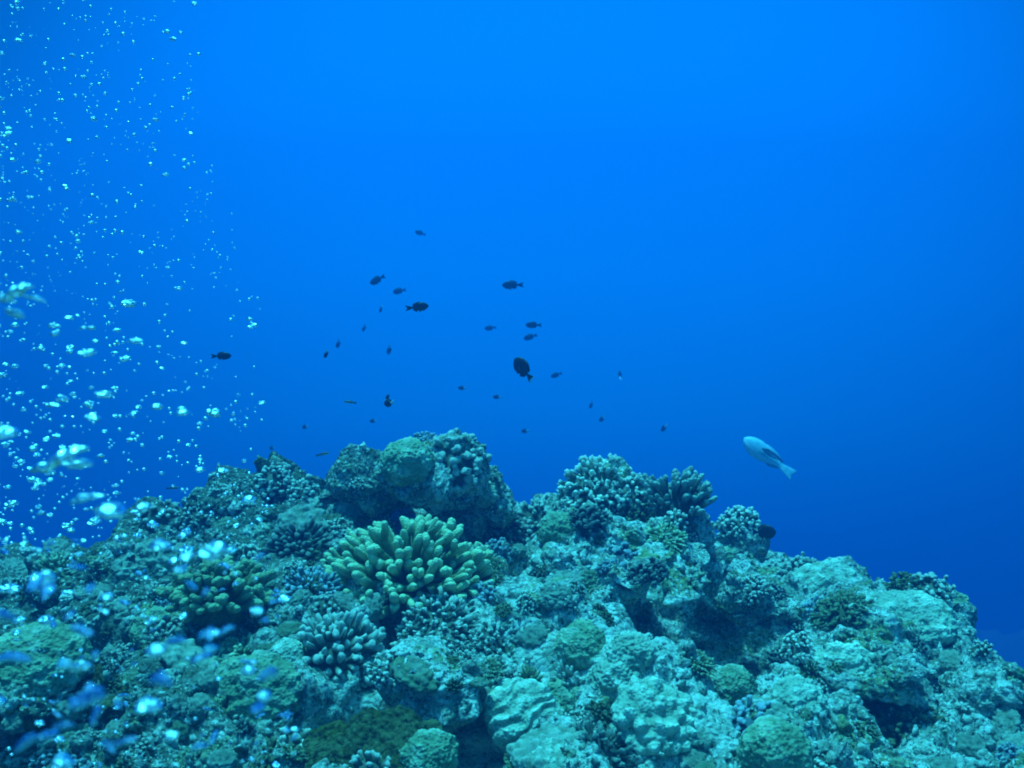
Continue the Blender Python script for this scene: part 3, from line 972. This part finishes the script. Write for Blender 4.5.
def fin_plate(V, Q, T, mi, outline, y0, th, m):
    """A thin solid fin in the x-z plane, thick at its root; outline goes round."""
    b = len(V)
    n = len(outline)
    for (x, z, t) in outline: V.append((x, y0 + th * t, z))
    for (x, z, t) in outline: V.append((x, y0 - th * t, z))
    cx = sum(o[0] for o in outline) / n; cz = sum(o[1] for o in outline) / n
    V.append((cx, y0 + th * .7, cz)); V.append((cx, y0 - th * .7, cz))
    for i in range(n):
        j = (i + 1) % n
        T.append((b + i, b + j, b + 2 * n)); mi['t'].append(m)
        T.append((b + n + j, b + n + i, b + 2 * n + 1)); mi['t'].append(m)
        Q.append((b + j, b + i, b + n + i, b + n + j)); mi['q'].append(m)


def fish_mesh(name, depth, width, fork, tail_h, dorsal, mats, white_from=None, belly=0.0, head=.32, ped=.10, pect=.16, tailm=2):
    """Head at +X. One continuous lofted body running into its tail fin; unit length."""
    V, Q, T, mi = [], [], [], {'q': [], 't': []}
    S = 14
    ts = [0, .015, .05, .11, .19, .28, .38, .48, .58, .67, .74, .79, .82, .86, .91, .96, 1.0]
    for t in ts:
        if t <= .79:
            u = t / .79
            hgt = depth * (math.sin(math.pi * min(1, u ** (.78 + (head - .32)))) ** .92) * (1 - .05 * u) if u < 1 else 0
            hgt = max(hgt, ped * min(1, max(0, (u - .5) * 3)), .012)
            wid = max(width * math.sin(math.pi * min(1, u ** .55)) ** .9, .010)
        else:
            u = (t - .79) / .21
            hgt = ped + (tail_h - ped) * u ** .8
            wid = .022 * (1 - u) + .006
        x = .5 - t
        for j in range(S):
            a = 2 * math.pi * j / S
            z = math.sin(a) * hgt * .5
            y = math.cos(a) * wid * .5
            xx = x
            if t > .79:
                xx = x - fork * abs(math.sin(a)) ** 1.6 * ((t - .79) / .21)
            z -= belly * hgt * .08 * (1 if math.sin(a) < 0 else 0)
            V.append((xx, y, z))
    for k in range(len(ts) - 1):
        for j in range(S):
            j2 = (j + 1) % S
            Q.append((k * S + j, k * S + j2, (k + 1) * S + j2, (k + 1) * S + j))
            m = 0
            if white_from is not None and ts[k] >= white_from: m = 1
            elif belly and math.sin(2 * math.pi * (j + .5) / S) < -.25 and t <= 1 and ts[k] < .7: m = 1
            elif ts[k] >= .82 and white_from is None: m = tailm
            mi['q'].append(m)
    n = len(V)
    V.append((.5 + .006, 0, 0)); V.append((-.5 - .004, 0, 0))
    for j in range(S):
        j2 = (j + 1) % S
        T.append((j2, j, n)); mi['t'].append(0)
        b = (len(ts) - 1) * S
        T.append((b + j, b + j2, n + 1)); mi['t'].append(1 if white_from is not None else 2)
    dh = dorsal
    top = depth * .46
    fin_plate(V, Q, T, mi, [(.20, top * .80, 1), (.10, top + dh * .8, .3), (-.02, top * .93 + dh, .2), (-.14, top * .72 + dh * 1.05, .2), (-.25, top * .45 + dh * .9, .2), (-.25, top * .25, .8), (-.08, top * .68, 1)], 0, .010, 2)
    fin_plate(V, Q, T, mi, [(-.02, -top * .80, 1), (-.08, -top * .85 - dh * .9, .3), (-.17, -top * .6 - dh, .2), (-.25, -top * .35 - dh * .8, .2), (-.24, -top * .2, .8), (-.1, -top * .5, 1)], 0, .010, 2)
    fin_plate(V, Q, T, mi, [(.16, -top * .78, 1), (.10, -top * .9 - dh * 1.0, .3), (.03, -top * .8 - dh * 1.3, .2), (.06, -top * .7, .8)], 0, .012, 2)
    for s in (-1, 1):                                       # pectoral fins spread from the flanks
        b = len(V)
        root, hy = (.17, s * width * .42, -.01), pect
        pts = [(.17, 0, .025), (.17 - hy * .25, s * hy * .55, .02), (.17 - hy * .75, s * hy * .8, -.01), (.17 - hy * .95, s * hy * .55, -.035), (.17 - hy * .5, s * hy * .2, -.04), (.165, 0, -.03)]
        for x, y, z in pts: V.append((x, root[1] + y, z + .004))
        for x, y, z in pts: V.append((x, root[1] + y, z - .004))
        k = len(pts)
        for i in range(1, k - 1):
            T.append((b, b + i, b + i + 1)); mi['t'].append(2)
            T.append((b + k, b + k + i + 1, b + k + i)); mi['t'].append(2)
        for i in range(k):
            j = (i + 1) % k
            Q.append((b + i, b + j, b + k + j, b + k + i)); mi['q'].append(2)
    return np_mesh(name, V, [np.array(Q), np.array(T)], mats, True, None, mi['q'] + mi['t'])


FISH = {
    'surgeonfish': (fish_mesh('surgeonfish', .62, .15, .05, .36, .06, [M_BLACK, M_WHITE, M_FIN], .955), .56, .15),
    'damselfish': (fish_mesh('damselfish', .42, .15, .10, .27, .06, [M_BLACK, M_BLACK, M_FIN]), .42, .15),
    'chromis': (fish_mesh('chromis', .46, .17, .10, .34, .07, [M_BLACK, M_WHITE, M_BLACK], .66), .46, .17),
    'wrasse': (fish_mesh('wrasse', .20, .11, .02, .18, .035, [M_GREY, M_WHITE, M_GREY], belly=.6), .20, .11),
    'parrotfish': (fish_mesh('parrotfish', .31, .19, .035, .19, .03, [M_PALE, M_PALEB, M_PFIN], belly=1.0, pect=.36, head=.26, tailm=0), .31, .20),
}
EYE = {}
for kname, (me, dep, wid) in FISH.items():
    mb = MB()
    mb.lump((0, 0, 0), .020, .010, .020, 2)
    EYE[kname] = mb.build('eye', M_EYE)


def add_fish(kind, px, py, d, len_px, ang, yaw, label, group=None, roll=0.0, eyes=True):
    me, dep, wid = FISH[kind]
    if kind in ('damselfish', 'chromis') and d > 4.9: d *= 1.75
    L = len_px / F_PX * d
    o = link(kind, me)
    a, w = math.radians(ang), math.radians(yaw)
    X = (CR * math.cos(a) + CU * math.sin(a)) * math.cos(w) + CF * math.sin(w)
    up = Vector((0, 0, 1)) if abs(math.cos(a)) > .35 else -CR * math.copysign(1, math.sin(a)) * .5 + CU * .5
    Y = up.cross(X).normalized()
    Zv = X.cross(Y).normalized()
    M = Matrix((X, Y, Zv)).transposed()
    M = M @ Matrix.Rotation(math.radians(roll), 3, 'X')
    o.rotation_euler = M.to_euler()
    o.scale = (L / math.cos(w) if abs(math.cos(w)) > .45 else L * 1.6,) * 3
    o.location = at(px, py, d)
    tag(o, label, 'fish', group)
    if eyes:
        for s in (-1, 1):
            e = link('eye', EYE[kind], o)
            e.location = (.385, s * wid * .30, dep * .09)
    return o


G = 'small dark fish above the reef'
add_fish('surgeonfish', 523, 369, 4.2, 27, 128, 20, 'large dark oval fish with a white tail edge, nose up above the reef', None)
add_fish('damselfish', 418, 307, 4.6, 21, 8, 15, 'dark fork tailed fish heading right in the middle of the loose group', G)
add_fish('damselfish', 377, 280, 5.2, 16, 205, 20, 'dark fish tilted nose down to the left, upper left of the group', G)
add_fish('damselfish', 512, 285, 5.0, 20, 180, 10, 'dark slim bodied fish heading left, highest on the right of the group', G)
add_fish('damselfish', 222, 356, 4.4, 18, 2, 10, 'dark fish swimming right at the edge of the bubble plume', G)
add_fish('damselfish', 533, 325, 5.4, 15, 178, 15, 'small dark fish heading left, upper of the close pair right of centre', G)
add_fish('damselfish', 530, 337, 6.2, 13, 196, 20, 'small fainter fish heading left, lower of the close pair right of centre', G)
add_fish('damselfish', 399, 291, 6.6, 13, 188, 25, 'faint grey fish just above the fork tailed one', G)
add_fish('damselfish', 490, 328, 7.4, 11, 185, 25, 'faded small fish left of the close pair', G)
add_fish('damselfish', 556, 375, 6.6, 11, 200, 20, 'small blurred fish right of the large oval fish', G)
add_fish('damselfish', 420, 233, 8.6, 11, 160, 20, 'very faint fish highest of all above the group', G)
GC = 'small black and white fish above the reef'
add_fish('chromis', 389, 403, 3.9, 11, 190, 50, 'black fish with a white tail just above the summit', GC)
add_fish('chromis', 387, 398, 4.6, 7, 60, 45, 'tiny dark fish partly behind the white tailed one above the summit', GC, eyes=False)
add_fish('chromis', 326, 354, 4.8, 8, 250, 40, 'tiny fish with a white tail, nose down at left of the group', GC, eyes=False)
add_fish('chromis', 462, 388, 5.0, 8, 180, 20, 'tiny black and white fish heading left above the hollow', GC, eyes=False)
add_fish('chromis', 497, 397, 5.0, 8, 182, 20, 'tiny black and white fish heading left below the large oval fish', GC, eyes=False)
add_fish('chromis', 389, 350, 5.8, 9, 260, 30, 'tiny dark fish pointing straight down below the fork tailed one', GC, eyes=False)
add_fish('chromis', 338, 344, 6.2, 8, 255, 40, 'tiny faint fish pointing down beside the nose down fish at left', GC, eyes=False)
add_fish('chromis', 381, 309, 6.2, 7, 240, 40, 'tiny dark fish left of the fork tailed one', GC, eyes=False)
add_fish('chromis', 364, 328, 7.0, 7, 250, 40, 'tiny faded fish between the fork tailed one and the nose down fish', GC, eyes=False)
add_fish('chromis', 373, 421, 5.0, 7, 185, 30, 'tiny fish with a white mark close over the summit on the left', GC, eyes=False)
add_fish('chromis', 591, 405, 6.6, 7, 265, 40, 'tiny faint fish pointing down above the bushy crown coral', GC, eyes=False)
add_fish('chromis', 602, 419, 7.2, 7, 220, 40, 'tiny faint fish close over the bushy crown coral', GC, eyes=False)
add_fish('chromis', 525, 431, 5.6, 7, 190, 40, 'tiny white tailed fish over the saddle', GC, eyes=False)
add_fish('chromis', 664, 428, 6.0, 8, 235, 40, 'tiny pale tailed fish above the dark branched coral', GC, eyes=False)
add_fish('chromis', 620, 375, 8.0, 8, 95, 40, 'very faint upright fish alone in the water right of the group', GC, eyes=False)
add_fish('chromis', 305, 427, 5.6, 7, 190, 40, 'tiny fish left of the summit over the left ridge', GC, eyes=False)
add_fish('chromis', 272, 448, 5.6, 6, 190, 40, 'tiny fish lowest of all close above the left ridge', GC, eyes=False)
GW = 'slim wrasses above the reef'
add_fish('wrasse', 350, 402, 4.8, 13, 172, 15, 'slim pale fish hovering left of the summit', GW)
add_fish('wrasse', 323, 454, 4.3, 13, 12, 15, 'slim striped fish close beside the left shoulder of the summit', GW)
add_fish('wrasse', 173, 488, 4.4, 12, 2, 15, 'slim dark fish over the left slope among bubbles', GW)
add_fish('surgeonfish', 764, 532, 4.0, 21, 5, -30, 'black rounded fish hiding beside the coral on the dark mound at right', None)
add_fish('parrotfish', 768, 456, 6.4, 58, 142, 10, 'pale blue parrotfish with spread fins swimming up left over the right slope', None, roll=32)

# ------------------------------------------------------------------ bubbles
mb_, nt, b_ = new_mat('air_bubble')
nt.nodes.remove(b_)
gl = nt.nodes.new('ShaderNodeBsdfGlass'); gl.inputs['IOR'].default_value = 0.75; gl.inputs['Roughness'].default_value = .02
gs = nt.nodes.new('ShaderNodeBsdfGlossy'); gs.inputs['Roughness'].default_value = .4; gs.inputs['Color'].default_value = (.9, .97, 1, 1)
ms = nt.nodes.new('ShaderNodeMixShader'); ms.inputs[0].default_value = .42
nt.links.new(gl.outputs[0], ms.inputs[1]); nt.links.new(gs.outputs[0], ms.inputs[2])
nt.links.new(ms.outputs[0], nt.nodes['Material Output'].inputs['Surface'])
BUB = mb_
BUB_CLEAR = BUB.copy()
BUB_CLEAR.name = 'clear_air_bubble'
BUB_CLEAR.node_tree.nodes['Glass BSDF'].inputs['Color'].default_value = (.55, .72, .95, 1)
BUB_CLEAR.node_tree.nodes['Mix Shader'].inputs[0].default_value = .07
PROTO = []
for k in range(6):
    V, F = ico(3)
    U = V.copy()
    U[:, 2] = np.where(U[:, 2] < 0, U[:, 2] * .55, U[:, 2] * .85)
    U = U + V * (.22 + .07 * k) * pn(V * 1.7 + 9 * k)[:, None]
    U[:, 0] *= 1.0 + .10 * k
    PROTO.append(np_mesh('air_bubble', U, F, BUB))
CLEAR = []
LONG = []
for k in range(3):
    V, F = ico(4)
    U = V * (1, .32, .26)
    U[:, 2] += .14 * U[:, 0] + .10 * np.sin(U[:, 0] * 3 + k)
    U = U + V * .16 * pn(U * 3.4 + 13 * k)[:, None]
    LONG.append(np_mesh('air_bubble', U, F, BUB))
    CLEAR.append(np_mesh('air_bubble', U, F, BUB_CLEAR))
GB = 'air bubbles rising on the left'


def bubble(me, px, py, d, w_px, label, ang=0.0, squash=1.0):
    o = link('air_bubble', me)
    s = w_px / 2 / F_PX * d
    o.scale = (s, s, s * squash)
    o.rotation_euler = (0, -math.radians(ang), random.uniform(-.5, .5) if me in LONG else random.uniform(0, 6.28))
    o.location = at(px, py, d)
    return tag(o, label, 'bubble', GB)


BIG = [  # px, py, depth, width, angle, long?
    (14, 293, 1.0, 46, 12, 1, 'long ragged air bubble at the left edge, upper half of the picture'),
    (34, 298, 1.0, 24, -25, 1, 'slanting bubble just right of the ragged one at the left edge'),
    (15, 314, 1.0, 16, -25, 0, 'bright rounded bubble just below the ragged one at the left edge'),
    (60, 459, 1.1, 62, 14, 1, 'longest bright streak of air above the left slope'),
    (78, 464, 1.1, 20, 10, 0, 'bubble pressed against the right end of the longest streak'),
    (86, 498, 1.0, 38, 9, 1, 'bright long bubble below the longest streak'),
    (110, 512, 1.0, 30, 5, 0, 'dim wide bubble low over the left slope, right of the long bubbles'),
    (4, 434, 1.0, 24, 4, 0, 'bright bubble cut by the left edge above the reef'),
    (104, 395, 1.5, 15, -6, 0, 'bright flat bubble in the middle of the plume'),
    (52, 405, 1.4, 20, -10, 1, 'flat pair shaped bubble in the middle of the plume towards the left'),
    (88, 353, 1.4, 13, 0, 0, 'wobbling two lobed bubble right of the left edge group'),
    (135, 341, 1.5, 11, 0, 0, 'bright capped bubble on the right side of the plume'),
    (157, 407, 1.5, 12, -8, 0, 'oval bubble on the right side of the plume below the capped one'),
    (183, 413, 1.5, 12, 0, 0, 'bright oval bubble furthest right in the middle of the plume'),
    (93, 418, 1.5, 13, 12, 0, 'tilted oval bubble under the bright flat one'),
    (35, 582, .8, 42, -4, 1, 'wide glowing bubble over the left slope of the reef'),
    (48, 590, .8, 34, -12, 1, 'pale streak just under the wide glowing bubble'),
    (90, 697, .7, 42, -2, 0, 'largest pale blue bubble in the lower left of the picture'),
    (95, 716, .8, 22, 4, 0, 'smaller bubble hanging under the largest pale one'),
    (2, 616, .7, 24, 0, 0, 'bright bubble cut by the left edge over the reef'),
    (14, 658, .7, 34, 5, 1, 'blurred blue bubble near the left edge in the lower part'),
    (160, 546, .9, 17, 0, 0, 'bright oval bubble in front of the left slope'),
    (70, 615, .8, 18, -12, 1, 'slanting bubble below the wide glowing one'),
    (90, 588, .8, 24, -5, 1, 'thin streak right of the wide glowing bubble'),
    (125, 741, .7, 28, 8, 1, 'streaked bubble near the bottom edge at left'),
    (26, 742, .7, 24, 4, 0, 'pale bubble near the bottom left corner'),
    (160, 680, .7, 30, -20, 0, 'crumpled transparent bubble in front of the green crust'),
    (258, 708, .7, 34, 6, 1, 'crumpled blue bubble at the bottom left of centre'),
    (268, 674, .7, 24, -28, 0, 'blue folded bubble left of the pale dome coral'),
    (210, 634, .9, 14, -4, 0, 'small bubble in front of the dim olive antler coral'),
    (210, 649, .9, 15, 0, 0, 'oval bubble under the dim olive antler coral'),
    (200, 746, .7, 22, 6, 1, 'thin blue streak of air at the bottom edge left of centre'),
    (107, 597, .9, 11, 0, 0, 'bright small bubble on the left slope'),
    (187, 557, .9, 12, -8, 0, 'bubble above the dim olive antler coral'),
    (180, 570, .9, 11, 0, 0, 'small bright bubble at the left of the dim olive antler coral'),
    (75, 668, .8, 14, -35, 0, 'blue slanting bubble above the largest pale one'),
    (143, 507, 1.1, 14, 0, 0, 'pale bubble at the foot of the plume over the skyline'),
    (200, 470, 1.6, 9, 0, 0, 'bright small bubble hovering over the left ridge'),
    (223, 471, 1.6, 9, 6, 0, 'rightmost bright bubble over the left ridge'),
]
for k, (px, py, d, w, an, lg, lab) in enumerate(BIG):
    bubble((CLEAR if py > 530 else LONG)[k % 3] if lg or (py > 560 and w > 18) else PROTO[k % 6], px, py, d, w, lab, an, .75 if lg else (1.6 if py > 560 and w > 18 else .7))

rb = np.random.default_rng(99)
CAND = []
for _ in range(1000):
    py = rb.uniform(-5, 772)
    lim = 195 + 75 * min(1, max(0, (py - 150) / 150))
    if py > 560: lim = 300
    px = lim * rb.random() ** (1.5 if py < 560 else 1.3) + rb.normal(0, 5)
    if py < 300: w = min(5.5, rb.lognormal(math.log(2.5), .45))
    elif py < 540: w = rb.lognormal(math.log(3.6), .48)
    else: w = rb.lognormal(math.log(5.5), .45)
    if py > 560 and rb.random() < .68: continue
    d = rb.uniform(1.6, 3.0)
    if py > 540: d = rb.uniform(1.0, 1.9)
    CAND.append((min(w, 15.0), px, py, d))
    if rb.random() < .35:                                   # bubbles rise in little clusters
        for _q in range(rb.integers(1, 4)):
            CAND.append((w * rb.uniform(.5, .9), px + rb.normal(0, 6), py + rb.normal(0, 6), d + rb.uniform(-.05, .05)))
for _ in range(30):                                         # the diver's nearest bubbles, low on the left
    CAND.append((rb.uniform(10, 21), 285 * rb.random() ** 1.25 - 5, rb.uniform(550, 768), rb.uniform(.7, .95)))
CAND.sort(key=lambda t: -t[0])
n_single = 300 - len(BIG)
for k, (w, px, py, d) in enumerate(CAND[:n_single]):
    where = 'high in the plume against open water' if py < 290 else ('in the middle of the plume against open water' if py < 530 else 'in front of the lower left reef')
    size = 'small' if w < 6 else 'pea sized'
    low = py > 540 and k % 5 < 3
    bubble(CLEAR[k % 3] if low else PROTO[k % 6], px, py, d, w * (1.3 if low else 1), f'{size} silvery air bubble {where}', rb.uniform(-12, 12), rb.uniform(.7, 1))
fv, ff, nn = [], [], 0
V2, F2 = ico(2)
for w, px, py, d in CAND[n_single:]:
    s = w / 2 / F_PX * d
    fv.append(V2 * (s, s, s * .8) + np.array(at(px, py, d))); ff.append(F2 + nn); nn += len(V2)
# bubble dust
tag(link('fine_bubbles', np_mesh('fine_bubbles', np.concatenate(fv), np.concatenate(ff), BUB)), 'mist of the tiniest air bubbles spread through the plume on the left', 'bubbles', None, 'stuff')

# ------------------------------------------------------------------ the water's haze: one closed box round everything
x0, x1, y0, y1, z0, z1 = -27, 27, -25, 28, -16.5, 2.0
hv = [(x0, y0, z0), (x1, y0, z0), (x1, y1, z0), (x0, y1, z0), (x0, y0, z1), (x1, y0, z1), (x1, y1, z1), (x0, y1, z1)]
hf = [(0, 3, 2, 1), (4, 5, 6, 7), (0, 1, 5, 4), (1, 2, 6, 5), (2, 3, 7, 6), (3, 0, 4, 7)]
hm = bpy.data.materials.new('water_haze')
hm.use_nodes = True
hm.node_tree.nodes.clear()
pv = hm.node_tree.nodes.new('ShaderNodeVolumePrincipled')
pv.inputs['Color'].default_value = (*HAZE_COLOR, 1)
pv.inputs['Density'].default_value = HAZE_DENSITY
pv.inputs['Anisotropy'].default_value = 0.5
ho = hm.node_tree.nodes.new('ShaderNodeOutputMaterial')
hm.node_tree.links.new(pv.outputs[0], ho.inputs['Volume'])
tag(link('haze', np_mesh('haze', hv, np.array(hf), hm, False)), 'blue sea water filling the whole scene', 'water', None, 'stuff')
